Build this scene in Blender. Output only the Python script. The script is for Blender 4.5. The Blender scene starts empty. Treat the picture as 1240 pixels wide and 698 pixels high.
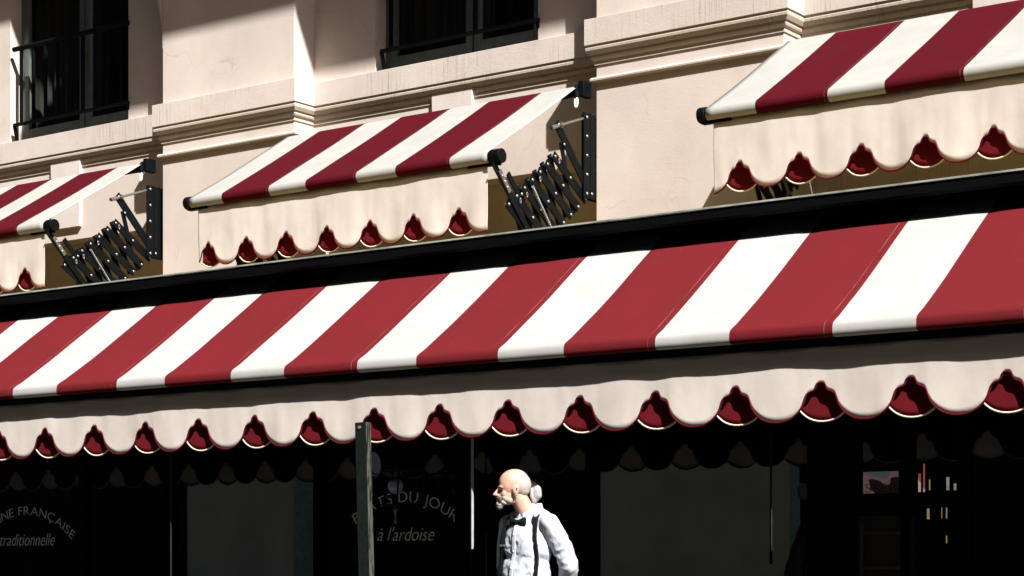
import bpy, bmesh, math, random
from mathutils import Vector, Matrix, noise
from mathutils.bvhtree import BVHTree
random.seed(7)
sc = bpy.context.scene
COL = sc.collection
R = math.radians

# ---------------------------------------------------------------- camera model
FPX = 2326.; HX = 620.; HY = 680.; YAW = math.atan(FPX / 3220.); CZ = 1.25
CA, SA = math.cos(YAW), math.sin(YAW)
def atY(px, py, Y):
    t = (px - HX) / FPX
    X = Y * (t * CA - SA) / (CA + t * SA)
    d = -X * SA + Y * CA
    return Vector((X, Y, CZ + (HY - py) * d / FPX))
def atX(px, py, X):
    t = (px - HX) / FPX
    Y = X * (CA + t * SA) / (t * CA - SA)
    d = -X * SA + Y * CA
    return Vector((X, Y, CZ + (HY - py) * d / FPX))

cam = bpy.data.cameras.new('camera'); co = bpy.data.objects.new('camera', cam); COL.objects.link(co)
co.location = (0, 0, CZ); co.rotation_euler = (R(90), 0, YAW)
cam.sensor_width = 36; cam.lens = FPX / 1240 * 36; cam.shift_y = 331. / 1240; cam.clip_end = 500
sc.camera = co

# ---------------------------------------------------------------- light
SAZ, SEL = R(61), R(45)
sund = Vector((math.sin(SAZ) * math.cos(SEL), -math.cos(SAZ) * math.cos(SEL), math.sin(SEL)))
w = bpy.data.worlds.new('World'); sc.world = w; w.use_nodes = True
nt = w.node_tree; bg = nt.nodes['Background']
sky = nt.nodes.new('ShaderNodeTexSky'); sky.sky_type = 'NISHITA'; sky.sun_disc = False
sky.sun_elevation = SEL; sky.sun_rotation = R(119); sky.dust_density = 2.0; sky.air_density = .5; sky.ozone_density = .0
nt.links.new(sky.outputs[0], bg.inputs[0]); bg.inputs[1].default_value = 0.05
sl = bpy.data.lights.new('sun', 'SUN'); sl.energy = 5.0; sl.angle = R(0.53); sl.color = (1.0, .965, .92)
so = bpy.data.objects.new('sun', sl); COL.objects.link(so); so.location = sund * 50
so.rotation_euler = sund.to_track_quat('Z', 'Y').to_euler()
sc.cycles.caustics_reflective = False; sc.cycles.caustics_refractive = False
vs = sc.view_settings; vs.view_transform = 'Standard'; vs.look = 'None'; vs.exposure = 1.5; vs.gamma = 1; vs.use_curve_mapping = False

# ---------------------------------------------------------------- materials
def newmat(name):
    m = bpy.data.materials.new(name); m.use_nodes = True
    n = m.node_tree; b = n.nodes['Principled BSDF']
    return m, n, b
def N(n, t, **k):
    x = n.nodes.new(t)
    for a, v in k.items(): setattr(x, a, v)
    return x
def mixc(n, fac, a, b, mode='MIX'):
    x = N(n, 'ShaderNodeMix', data_type='RGBA', blend_type=mode)
    for i, v in ((0, fac), (6, a), (7, b)):
        if hasattr(v, 'is_linked') or hasattr(v, 'links'): n.links.new(v, x.inputs[i])
        elif i == 0: x.inputs[0].default_value = v
        else: x.inputs[i].default_value = (*v, 1)
    return x.outputs[2]
def mrange(n, s, a, b, c=0., d=1.):
    x = N(n, 'ShaderNodeMapRange'); n.links.new(s, x.inputs[0])
    for i, v in enumerate((a, b, c, d)): x.inputs[i + 1].default_value = v
    return x.outputs[0]
def mnoise(n, scale, detail=4, vec=None, st=None, rough=.55):
    t = N(n, 'ShaderNodeTexNoise'); t.inputs['Scale'].default_value = scale; t.inputs['Detail'].default_value = detail
    t.inputs['Roughness'].default_value = rough
    if vec is None: vec = N(n, 'ShaderNodeTexCoord').outputs['Object']
    if st:
        mp = N(n, 'ShaderNodeMapping'); mp.inputs['Scale'].default_value = st; n.links.new(vec, mp.inputs[0]); vec = mp.outputs[0]
    n.links.new(vec, t.inputs[0]); return t.outputs[0]
def bump(n, b, h, strength, dist=.01):
    x = N(n, 'ShaderNodeBump'); x.inputs['Strength'].default_value = strength; x.inputs['Distance'].default_value = dist
    n.links.new(h, x.inputs['Height']); n.links.new(x.outputs[0], b.inputs['Normal'])

def simple(name, col, rough=.6, metal=0, var=.25, scale=12, bmp=.15, spec=.5):
    m, n, b = newmat(name)
    f = mnoise(n, scale)
    c = mixc(n, mrange(n, f, .3, .7), tuple(v * (1 - var) for v in col), tuple(min(1, v * (1 + var)) for v in col))
    n.links.new(c, b.inputs['Base Color'])
    b.inputs['Roughness'].default_value = rough; b.inputs['Metallic'].default_value = metal
    b.inputs['Specular IOR Level'].default_value = spec if max(col) > .04 else min(spec, .2)
    if bmp: bump(n, b, mnoise(n, scale * 6), bmp, .003)
    return m

def plaster(name, col, streak=0., grain=.2):
    m, n, b = newmat(name)
    g = N(n, 'ShaderNodeTexCoord').outputs['Object']
    big = mnoise(n, .9, 5, g); mid = mnoise(n, 5, 6, g); fine = mnoise(n, 60, 4, g)
    c = mixc(n, mrange(n, big, .3, .7), tuple(v * .87 for v in col), tuple(v * 1.07 for v in col))
    c = mixc(n, mrange(n, mid, .50, .75, 0, .22), c, (col[0] * .8, col[1] * .72, col[2] * .62))
    c = mixc(n, mrange(n, fine, .62, .75, 0, .3), c, tuple(v * .7 for v in col))
    dn = N(n, 'ShaderNodeTexNoise'); dn.inputs['Scale'].default_value = 2.5; dn.inputs['Detail'].default_value = 5; n.links.new(g, dn.inputs[0])
    va = N(n, 'ShaderNodeVectorMath', operation='MULTIPLY_ADD'); n.links.new(dn.outputs[1], va.inputs[0]); va.inputs[1].default_value = (.5, .5, .5); n.links.new(g, va.inputs[2])
    vo = N(n, 'ShaderNodeTexVoronoi', feature='DISTANCE_TO_EDGE'); vo.inputs['Scale'].default_value = .9; n.links.new(va.outputs[0], vo.inputs[0])
    kk = N(n, 'ShaderNodeMath', operation='MULTIPLY'); n.links.new(mrange(n, vo.outputs[0], .0015, .005, 1, 0), kk.inputs[0]); n.links.new(mrange(n, mnoise(n, 1.1, 2, g), .5, .6, 0, .4), kk.inputs[1])
    c = mixc(n, kk.outputs[0], c, tuple(v * .45 for v in col))
    dirt = mnoise(n, 1.7, 7, g, (1, 1, .5), .7); c = mixc(n, mrange(n, dirt, .52, .72, 0, .22), c, (col[0] * .62, col[1] * .55, col[2] * .47))
    if streak:
        st = mnoise(n, 1, 5, g, (60, 60, 1.2), .7); st2 = mnoise(n, 1.3, 3, g, (1.6, 1.6, 1.6))
        k = N(n, 'ShaderNodeMath', operation='MULTIPLY'); n.links.new(mrange(n, st, .54, .64), k.inputs[0]); n.links.new(mrange(n, st2, .42, .6), k.inputs[1])
        k2 = N(n, 'ShaderNodeMath', operation='MULTIPLY'); n.links.new(k.outputs[0], k2.inputs[0]); k2.inputs[1].default_value = streak
        c = mixc(n, k2.outputs[0], c, (col[0] * .42, col[1] * .36, col[2] * .32))
    n.links.new(c, b.inputs['Base Color']); b.inputs['Roughness'].default_value = .85; b.inputs['Specular IOR Level'].default_value = .2
    a = N(n, 'ShaderNodeMath', operation='ADD'); n.links.new(mid, a.inputs[0]); n.links.new(fine, a.inputs[1])
    bump(n, b, a.outputs[0], grain, .006)
    return m

def canvas(name, white, red, x0=None, period=1.1, wfrac=.43, seam=None, trans=0.):
    """woven cloth; red/white bands along X when x0 is given (band pattern is dyed in the cloth)"""
    m, n, b = newmat(name)
    g = N(n, 'ShaderNodeTexCoord').outputs['Object']
    big = mnoise(n, 3, 4, g); weave = mnoise(n, 1, 2, g, (420, 420, 420)); spots = mnoise(n, 40, 2, g)
    if x0 is not None:
        sp = N(n, 'ShaderNodeSeparateXYZ'); n.links.new(g, sp.inputs[0])
        def M(op, a, bb):
            x = N(n, 'ShaderNodeMath', operation=op)
            for i, v in enumerate((a, bb)):
                if isinstance(v, (int, float)): x.inputs[i].default_value = v
                else: n.links.new(v, x.inputs[i])
            return x.outputs[0]
        fr = M('FRACT', M('DIVIDE', M('SUBTRACT', sp.outputs[0], x0 - 40 * period), period), 0)
        isred = M('GREATER_THAN', fr, wfrac)
        c = mixc(n, isred, white, red)
        if seam:
            d = M('LESS_THAN', M('ABSOLUTE', M('SUBTRACT', fr, seam), 0), .0028 / period)
            sg = mrange(n, mnoise(n, 5, 2, g), .35, .6)
            c = mixc(n, M('MULTIPLY', M('MULTIPLY', d, .16), sg), c, (.55, .4, .36))
            d2 = M('LESS_THAN', M('ABSOLUTE', M('SUBTRACT', fr, seam + .008), 0), .004)
            c = mixc(n, M('MULTIPLY', d2, .25), c, tuple(v * .6 for v in red))
    else:
        c = mixc(n, 0., white, white)
    c = mixc(n, mrange(n, big, .3, .7, 0, .14), c, (.02, .015, .01))
    c = mixc(n, mrange(n, weave, .4, .7, 0, .16), c, (.01, .008, .006))
    c = mixc(n, mrange(n, spots, .755, .80, 0, .22), c, (.42, .36, .3))
    n.links.new(c, b.inputs['Base Color']); b.inputs['Roughness'].default_value = .9
    b.inputs['Specular IOR Level'].default_value = .03
    a = N(n, 'ShaderNodeMath', operation='ADD'); n.links.new(mnoise(n, 5, 3, g), a.inputs[0])
    a2 = N(n, 'ShaderNodeMath', operation='MULTIPLY'); n.links.new(weave, a2.inputs[0]); a2.inputs[1].default_value = .08
    n.links.new(a2.outputs[0], a.inputs[1]); bump(n, b, a.outputs[0], .14, .02)
    if trans:
        tl = N(n, 'ShaderNodeBsdfTranslucent'); n.links.new(c, tl.inputs[0]); mx = N(n, 'ShaderNodeMixShader'); mx.inputs[0].default_value = trans
        n.links.new(b.outputs[0], mx.inputs[1]); n.links.new(tl.outputs[0], mx.inputs[2]); n.links.new(mx.outputs[0], n.nodes['Material Output'].inputs[0])
    return m

WALL = (.50, .437, .394)
M_wall = plaster('cream_plaster', WALL)
M_band = plaster('stained_cream_plaster', (.49, .43, .388), streak=.6, grain=.25)
M_trim = plaster('weathered_moulding_plaster', (.42, .365, .30), streak=.7, grain=.3)
M_key = plaster('pale_keystone_plaster', (.52, .47, .44))
M_lower = canvas('lower_awning_cloth', (.335, .33, .318), (.106, .0095, .0130), -11.195, 1.1008, .478 / 1.1058, seam=.955)
M_upper = canvas('upper_awning_cloth', (.295, .292, .277), (.056, .0024, .0068), -.02, 1.018, .43, seam=.975)
M_val = canvas('cream_valance_cloth', (.68, .62, .565), None, trans=.24)
M_valred = canvas('wine_red_valance_cloth', (.12, .008, .013), None, trans=.08)
M_piper = simple('wine_red_piping', (.070, .005, .011), .9, var=.1, spec=.03)
M_pipec = simple('cream_piping', (.62, .52, .40), .8, var=.1)
M_green = simple('dark_green_paint', (.0095, .0125, .0098), .6, var=.2, scale=3, spec=.1)
M_black = simple('black_metal', (.0022, .003, .0036), .55, var=.3, scale=8, spec=.07)
M_cass = simple('black_green_cassette_metal', (.0015, .002, .0018), .6, var=.2, scale=3, spec=.06)
M_rim = simple('worn_edge_metal', (.16, .165, .14), .5, metal=.0, var=.45, scale=5)
M_steel = simple('dull_zinc_steel', (.28, .28, .28), .38, metal=.9, var=.15)
M_bolt = simple('bolt_steel', (.27, .27, .26), .35, metal=.6, var=.1)
M_white = simple('white_paint', (.75, .74, .70), .5, var=.05)
M_frame = simple('grey_green_frame_paint', (.07, .085, .075), .5, var=.2)
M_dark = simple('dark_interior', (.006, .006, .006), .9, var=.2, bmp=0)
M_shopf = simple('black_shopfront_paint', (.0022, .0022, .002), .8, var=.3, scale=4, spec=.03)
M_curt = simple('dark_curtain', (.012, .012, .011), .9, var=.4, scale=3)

def glassmat(name, ior=1.5, tint=.85):
    m = bpy.data.materials.new(name); m.use_nodes = True; n = m.node_tree; n.nodes.clear()
    out = N(n, 'ShaderNodeOutputMaterial'); fr = N(n, 'ShaderNodeFresnel'); fr.inputs[0].default_value = ior
    tr = N(n, 'ShaderNodeBsdfTransparent'); tr.inputs[0].default_value = (tint, tint, tint, 1)
    gl = N(n, 'ShaderNodeBsdfGlossy'); gl.inputs['Roughness'].default_value = .004
    mx = N(n, 'ShaderNodeMixShader'); ge = N(n, 'ShaderNodeNewGeometry'); iv = N(n, 'ShaderNodeMath', operation='SUBTRACT'); iv.inputs[0].default_value = 1; n.links.new(ge.outputs['Backfacing'], iv.inputs[1])
    mu = N(n, 'ShaderNodeMath', operation='MULTIPLY'); n.links.new(fr.outputs[0], mu.inputs[0]); n.links.new(iv.outputs[0], mu.inputs[1])
    n.links.new(mu.outputs[0], mx.inputs[0]); n.links.new(tr.outputs[0], mx.inputs[1]); n.links.new(gl.outputs[0], mx.inputs[2])
    n.links.new(mx.outputs[0], out.inputs[0]); return m
M_glass = glassmat('shop_window_glass', 2.35, .85)
M_glass2 = glassmat('upper_window_glass', 1.45, .6)

# ---------------------------------------------------------------- mesh helpers
class MB:
    def __init__(s): s.v = []; s.f = []; s.smooth = False
    def add(s, vs_, fs):
        o = len(s.v); s.v += [tuple(p) for p in vs_]; s.f += [tuple(i + o for i in f) for f in fs]
    def box(s, x0, x1, y0, y1, z0, z1):
        s.add([(x, y, z) for x in (x0, x1) for y in (y0, y1) for z in (z0, z1)],
              [(0, 1, 3, 2), (4, 6, 7, 5), (0, 4, 5, 1), (2, 3, 7, 6), (0, 2, 6, 4), (1, 5, 7, 3)])
    def bar(s, a, b, w_, h_, side=(1, 0, 0)):
        a, b = Vector(a), Vector(b); d = (b - a).normalized(); u = Vector(side); u = (u - d * u.dot(d)).normalized(); v = d.cross(u)
        pts = [p + u * (w_ / 2) * i + v * (h_ / 2) * j for p in (a, b) for i in (-1, 1) for j in (-1, 1)]
        s.add(pts, [(0, 1, 3, 2), (4, 6, 7, 5), (0, 4, 5, 1), (2, 3, 7, 6), (0, 2, 6, 4), (1, 5, 7, 3)])
    def cyl(s, a, b, r, r2=None, n=16):
        if r2 is None: r2 = r
        a, b = Vector(a), Vector(b); d = (b - a).normalized(); u = d.orthogonal().normalized(); v = d.cross(u)
        o = [p + (u * math.cos(2 * math.pi * i / n) + v * math.sin(2 * math.pi * i / n)) * q for p, q in ((a, r), (b, r2)) for i in range(n)]
        s.add(o, [(i, (i + 1) % n, n + (i + 1) % n, n + i) for i in range(n)] + [tuple(range(n - 1, -1, -1)), tuple(range(n, 2 * n))])
    def tube(s, pts, r, n=6, closed=False):
        pts = [Vector(p) for p in pts]; L = len(pts); rings = []
        up = None
        for i, p in enumerate(pts):
            d = (pts[min(i + 1, L - 1)] - pts[max(i - 1, 0)]).normalized() if not closed else (pts[(i + 1) % L] - pts[i - 1]).normalized()
            if up is None: up = d.orthogonal().normalized()
            up = (up - d * up.dot(d)).normalized(); v = d.cross(up)
            rings.append([p + (up * math.cos(2 * math.pi * k / n) + v * math.sin(2 * math.pi * k / n)) * r for k in range(n)])
        fs = []
        for i in range(L if closed else L - 1):
            j = (i + 1) % L
            fs += [(i * n + k, i * n + (k + 1) % n, j * n + (k + 1) % n, j * n + k) for k in range(n)]
        if not closed: fs += [tuple(range(n - 1, -1, -1)), tuple((L - 1) * n + k for k in range(n))]
        s.add([q for r_ in rings for q in r_], fs)
    def grid(s, fn, us, vs_):
        W = len(vs_); s.add([fn(u, v) for u in us for v in vs_], [(i * W + j, i * W + j + 1, (i + 1) * W + j + 1, (i + 1) * W + j) for i in range(len(us) - 1) for j in range(W - 1)])
    def ell(s, c, ax, n=20, m=12):
        """ellipsoid: centre, three axis vectors"""
        c = Vector(c); A, B, C_ = map(Vector, ax); pts = [c + C_]; 
        for j in range(1, m):
            t = math.pi * j / m
            for i in range(n):
                p = 2 * math.pi * i / n; pts.append(c + (A * math.cos(p) + B * math.sin(p)) * math.sin(t) + C_ * math.cos(t))
        pts.append(c - C_); L = len(pts) - 1
        fs = [(0, 1 + i, 1 + (i + 1) % n) for i in range(n)]
        for j in range(m - 2):
            o = 1 + j * n; fs += [(o + i, o + n + i, o + n + (i + 1) % n, o + (i + 1) % n) for i in range(n)]
        o = 1 + (m - 2) * n; fs += [(o + i, L, o + (i + 1) % n) for i in range(n)]
        s.add(pts, fs)
    def cap(s, a, ra, b, rb, n=16):
        s.cyl(a, b, ra, rb, n)
        for p, r in ((a, ra), (b, rb)): s.ell(p, ((r, 0, 0), (0, r, 0), (0, 0, r)), n, 10)
    def prof(s, pts, x0, x1, y_sign=1):
        """closed (y,z) profile extruded along X"""
        n = len(pts); s.add([(x, p[0], p[1]) for x in (x0, x1) for p in pts], [(i, (i + 1) % n, n + (i + 1) % n, n + i) for i in range(n)] + [tuple(range(n - 1, -1, -1)), tuple(range(n, 2 * n))])
    def build(s, name, mat, parent=None, smooth=False, bevel=0, solid=0, auto=None):
        me = bpy.data.meshes.new(name); me.from_pydata(s.v, [], s.f)
        bm = bmesh.new(); bm.from_mesh(me); bmesh.ops.recalc_face_normals(bm, faces=bm.faces); bm.to_mesh(me); bm.free()
        if smooth or auto:
            for p in me.polygons: p.use_smooth = True
        if auto:
            bm = bmesh.new(); bm.from_mesh(me)
            for e in bm.edges:
                if len(e.link_faces) == 2 and e.calc_face_angle(0) > R(auto): e.smooth = False
            bm.to_mesh(me); bm.free()
        me.materials.append(mat)
        o = bpy.data.objects.new(name, me); COL.objects.link(o)
        if parent: o.parent = parent
        if bevel:
            b = o.modifiers.new('bevel', 'BEVEL'); b.width = bevel; b.segments = 2; b.limit_method = 'ANGLE'; b.angle_limit = R(40)
        if solid:
            b = o.modifiers.new('solid', 'SOLIDIFY'); b.thickness = solid; b.offset = 0
        return o
def tag(o, label=None, cat=None, group=None, kind=None):
    if label: o['label'] = label
    if cat: o['category'] = cat
    if group: o['group'] = group
    if kind: o['kind'] = kind
    return o
def empty(name, loc, label, cat, group=None):
    o = bpy.data.objects.new(name, None); COL.objects.link(o); o.location = loc
    return tag(o, label, cat, group)
def part(root, o):
    """mesh was modelled in world coordinates: parent it to a thing standing at root.location"""
    o.parent = root; o.matrix_parent_inverse = Matrix.Translation(-Vector(root.location)); return o
def copy_tree(o, parent=None, off=None):
    c = o.copy(); COL.objects.link(c)
    if parent is not None:
        mi = o.matrix_parent_inverse.copy(); c.parent = parent; c.matrix_parent_inverse = mi
    elif off is not None: c.location = Vector(o.location) + Vector(off)
    for ch in list(o.children): copy_tree(ch, c)
    return c

# ================================================================= SETTING
m = MB(); m.box(-60, 40, -40, 60, -.3, 0)
M_ground = simple('pale_stone_paving', (.070, .068, .055), .85, var=.25, scale=2)
tag(m.build('ground', M_ground), kind='structure')

# ---------------------------------------------------------------- main facade
YP, YW = 14.10, 14.39            # pilaster plane, recessed bay wall plane
P2 = (-9.273, -7.43); PER = 5.405
pil = [(P2[0] + k * PER, P2[1] + k * PER) for k in (-3, -2, -1, 0, 1, 2)]
bays = [(pil[i][1], pil[i + 1][0]) for i in range(len(pil) - 1)]
ZTOP = 12.0
fac = empty('building', (-9, YW, 0), 'cream plastered old building with arched bays, broad pilasters and a stained ledge', 'building')
WIN = (.98, .96)                 # half width of window about bay centre
ZS0, ZS1 = 5.995, 8.1
SPR = 6.6
# pilaster shafts
for (a, b) in pil:
    m = MB(); m.box(a, b, YP, YW + .6, 0, ZTOP)
    part(fac, m.build('pilaster', M_wall, bevel=.006))
# spandrel wall above springing: arches cut
m = MB()
for (a, b) in bays:
    m = MB(); c = (a + b) / 2; r = (b - a) / 2; n = 28
    pts = [(c - r * math.cos(math.pi * i / n), SPR + r * math.sin(math.pi * i / n)) for i in range(n + 1)]
    for i in range(n):
        (x0, z0), (x1, z1) = pts[i], pts[i + 1]
        m.add([(x0, YP, z0), (x1, YP, z1), (x1, YP, ZTOP), (x0, YP, ZTOP), (x0, YW, z0), (x1, YW, z1), (x1, YW, ZTOP), (x0, YW, ZTOP)],
              [(0, 1, 2, 3), (4, 7, 6, 5), (0, 4, 5, 1), (3, 2, 6, 7)])
    part(fac, m.build('arch', M_wall))
# recessed bay walls with window opening and lower opening
for (a, b) in bays:
    c = (a + b) / 2; m = MB(); wl, wr = c - .985, c + .955
    ZL = 4.81
    m.box(a, wl, YW, YW + .22, ZL, ZTOP); m.box(wr, b, YW, YW + .22, ZL, ZTOP)
    m.box(wl, wr, YW, YW + .22, ZL, ZS0 - .002); m.box(wl, wr, YW, YW + .22, ZS1, ZTOP)
    part(fac, m.build('bay_wall', M_wall))
    m = MB(); m.box(a, b, YW + .26, YW + .5, 0, ZL + .3)
    part(fac, m.build('lower_recess_wall', M_trim))
    k = MB(); x0, x1 = c - .245, c + .215
    k.add([(x0, YW - .04, 4.94), (x1, YW - .04, 4.94), (x1 + .012, YW - .04, 5.70), (x0 - .012, YW - .04, 5.70),
           (x0, YW + .05, 4.94), (x1, YW + .05, 4.94), (x1 + .012, YW + .05, 5.70), (x0 - .012, YW + .05, 5.70)],
          [(0, 1, 2, 3), (4, 7, 6, 5), (0, 4, 5, 1), (1, 5, 6, 2), (2, 6, 7, 3), (3, 7, 4, 0)])
    part(fac, k.build('keystone', M_key, bevel=.005))
# entablature: band and mouldings run round the pilasters and through the bays
def wrap(m, e, z0, z1, e2=None, pil_only=False):
    """stepped band of projection e (e2 at its bottom) following the facade plan"""
    if e2 is None: e2 = e
    for (a, b) in pil:
        m.add([(a - e2, YP - e2, z0), (b + e2, YP - e2, z0), (b + e2, YW + .01, z0), (a - e2, YW + .01, z0),
               (a - e, YP - e, z1), (b + e, YP - e, z1), (b + e, YW + .01, z1), (a - e, YW + .01, z1)],
              [(0, 1, 5, 4), (1, 2, 6, 5), (2, 3, 7, 6), (3, 0, 4, 7), (0, 3, 2, 1), (4, 5, 6, 7)])
    if not pil_only:
        for (a, b) in bays:
            m.add([(a + e2, YW - e2, z0), (b - e2, YW - e2, z0), (b - e2, YW + .01, z0), (a + e2, YW + .01, z0),
                   (a + e, YW - e, z1), (b - e, YW - e, z1), (b - e, YW + .01, z1), (a + e, YW + .01, z1)],
                  [(0, 1, 5, 4), (0, 3, 2, 1), (4, 5, 6, 7)])
m = MB(); wrap(m, .078, 5.768, 5.998); part(fac, m.build('ledge_band', M_band, bevel=.003))
m = MB()
wrap(m, .066, 5.752, 5.768)
cur = [(.066, 5.752), (.070, 5.742), (.068, 5.722), (.058, 5.704), (.050, 5.69)]
for (e1, z1), (e0, z0) in zip(cur, cur[1:]): wrap(m, e1, z0, z1, e0)
wrap(m, .034, 5.676, 5.69)
cur = [(.034, 5.676), (.038, 5.664), (.032, 5.648), (.022, 5.636)]
for (e1, z1), (e0, z0) in zip(cur, cur[1:]): wrap(m, e1, z0, z1, e0)
wrap(m, .012, 5.60, 5.636)
part(fac, m.build('ledge_moulding', M_trim))

cur = [(.012, 5.492), (.034, 5.488), (.042, 5.474), (.040, 5.460), (.026, 5.452), (.006, 5.448)]
allp_ = pil
for q in allp_:
    pil = [q]; m = MB()
    for (e1, z1), (e0, z0) in zip(cur, cur[1:]): wrap(m, e1, z0, z1, e0, True)
    part(fac, m.build('pilaster_bead', M_wall))
pil = allp_
# roof eaves high above the picture: they cast the long shadow over the upper wall
m = MB()
ye = YP - 2.45; ze = 6.70 + math.tan(SEL) / math.cos(SAZ) * (YP - ye)
m.box(-12.25, 8, ye, YW + .3, ze, ze + .35)
ye2 = ye + .62  # left stretch set back, shaped to let a sunlit patch reach the wall
m.box(-40, -12.25, ye2, YW + .3, ze, ze + .35)
m.box(-26, 8, YW - .0, YW + .6, ZTOP, ze + .3)
part(fac, m.build('eaves', M_wall))

# ---------------------------------------------------------------- upper windows + railings
def make_window(c):
    root = empty('window', (c, YW + .17, ZS0), '', 'window', 'tall windows in the arched bays')
    Y0, Y1 = YW + .16, YW + .215; a, b = c - .984, c + .954
    m = MB(); m.box(a, a + .07, Y0, Y1, ZS0, ZS1); m.box(b - .07, b, Y0, Y1, ZS0, ZS1); m.box(a + .07, b - .07, Y0, Y1, ZS0, ZS0 + .06)
    part(root, m.build('frame', M_frame, bevel=.004))
    cx = c + .10
    for (x0, x1) in ((a + .074, cx - .01), (cx + .01, b - .074)):
        m = MB(); y0, y1 = Y0 - .018, Y0 + .03
        wdt = .075
        m.box(x0, x0 + wdt, y0, y1, ZS0 + .065, ZS1); m.box(x1 - wdt, x1, y0, y1, ZS0 + .065, ZS1); m.box(x0 + wdt, x1 - wdt, y0, y1, ZS0 + .065, ZS0 + .18)
        ca_ = part(root, m.build('casement', M_frame, bevel=.005))
        m = MB(); m.box(x0 + wdt - .005, x1 - wdt + .005, y0 + .02, y0 + .024, ZS0 + .175, ZS1)
        g = m.build('pane', M_glass2); g.parent = ca_; g.matrix_parent_inverse = ca_.matrix_parent_inverse.copy()
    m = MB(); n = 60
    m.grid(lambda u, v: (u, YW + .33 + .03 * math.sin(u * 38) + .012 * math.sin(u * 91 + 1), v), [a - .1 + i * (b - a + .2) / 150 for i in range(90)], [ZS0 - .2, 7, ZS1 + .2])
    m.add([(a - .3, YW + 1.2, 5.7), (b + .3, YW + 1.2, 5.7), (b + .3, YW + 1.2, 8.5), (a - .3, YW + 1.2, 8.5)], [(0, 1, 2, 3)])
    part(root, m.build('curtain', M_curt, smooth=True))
    return root
def make_rail(c):
    root = empty('window_railing', (c, YW + .02, 6.0), '', 'railing', 'iron railings before the upper windows')
    a, b = c - .90, c + .975; y = YW - .02
    m = MB(); m.cyl((a, y, 7.06), (b, y, 7.06), .028, n=12)
    part(root, m.build('handrail', M_black, smooth=False, auto=40))
    m = MB(); m.bar((a + .01, y, 6.20), (b, y, 6.20), .045, .028, (0, 1, 0)); m.bar((a + .01, y, 6.20), (a + .03, y + .03, 6.0), .03, .03); m.bar((b - .02, y, 6.20), (b - .02, y + .1, 6.0), .03, .03)
    part(root, m.build('bottom_rail', M_black))
    for i in range(9):
        x = a + .13 + i * (b - a - .2) / 8.2
        m = MB(); m.bar((x, y, 6.205), (x, y, 7.04), .03, .03); part(root, m.build('baluster', M_black))
    return root
wc = [(bays[i][0] + bays[i][1]) / 2 for i in (1, 2)]
win = make_window(wc[1]); rail = make_rail(wc[1])
tag(win, 'dark window with grey-green frame above the middle striped awning'); tag(rail, 'black iron window railing above the middle striped awning')
w1 = copy_tree(win, off=(-PER, 0, 0)); r1 = copy_tree(rail, off=(-PER, 0, 0))
tag(w1, 'dark window at top left with sunlit frame edge behind railing'); tag(r1, 'black iron balustrade with upright bars at the top left window')

# ---------------------------------------------------------------- scalloped double valance
HALF = [(0, 0), (.010, .0008), (.018, .004), (.024, .010), (.028, .018), (.031, .027), (.035, .035), (.042, .042), (.052, .047), (.063, .050), (.073, .055), (.082, .063), (.088, .074), (.093, .088),
        (.098, .103), (.104, .118), (.113, .134), (.125, .150), (.142, .166), (.160, .180), (.180, .191), (.203, .200), (.230, .206), (.26, .208)]
def sc_edge(x, notch0, pitch):
    k = pitch / .52; u = ((x - notch0) / pitch) % 1.0; u = min(u, 1 - u) * .52
    for (a, ha), (b, hb) in zip(HALF, HALF[1:]):
        if u <= b + 1e-9: return (ha + (hb - ha) * (u - a) / (b - a)) - .208
    return 0.
def sc_xs(x0, x1, notch0, pitch):
    xs = {round(x0, 5), round(x1, 5)}; k0 = math.floor((x0 - notch0) / pitch) - 1; k1 = math.ceil((x1 - notch0) / pitch) + 1
    for k in range(k0, k1 + 1):
        for (h, _) in HALF:
            for s_ in (-1, 1):
                x = notch0 + k * pitch + s_ * h * pitch / .52
                if x0 < x < x1: xs.add(round(x, 5))
    return sorted(xs)
def valance(x0, x1, y, ztop, zbot, notch0, pitch, mat, pmat, pip_r, amp, seed, name, flare=0.):
    xs = sc_xs(x0, x1, notch0, pitch)
    def disp(x, z):
        t = (ztop - z) / (ztop - zbot)
        nn = noise.noise(Vector((x * 2.3, z * .8, seed))) * 1.2 + noise.noise(Vector((x * 6.5, z * 2.2, seed + 9))) * .55 + noise.noise(Vector((x * 15, z * 5, seed + 4))) * .16
        return y + amp * nn * (.25 + t) - flare * t
    m = MB(); T = [i / 11 for i in range(12)]
    def fn(x, t):
        ze = zbot - sc_edge(x, notch0, pitch); z = ztop + (ze - ztop) * t
        return (x, disp(x, z), z)
    m.grid(fn, xs, T)
    cloth = m.build(name, mat, smooth=True, solid=.003)
    p = MB(); pts = []
    for x in xs:
        ze = zbot - sc_edge(x, notch0, pitch); pts.append((x, disp(x, ze), ze + pip_r * .2))
    p.tube(pts, pip_r, 6)
    pip = p.build('piping', pmat, smooth=True)
    pip.parent = cloth
    return cloth

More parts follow.
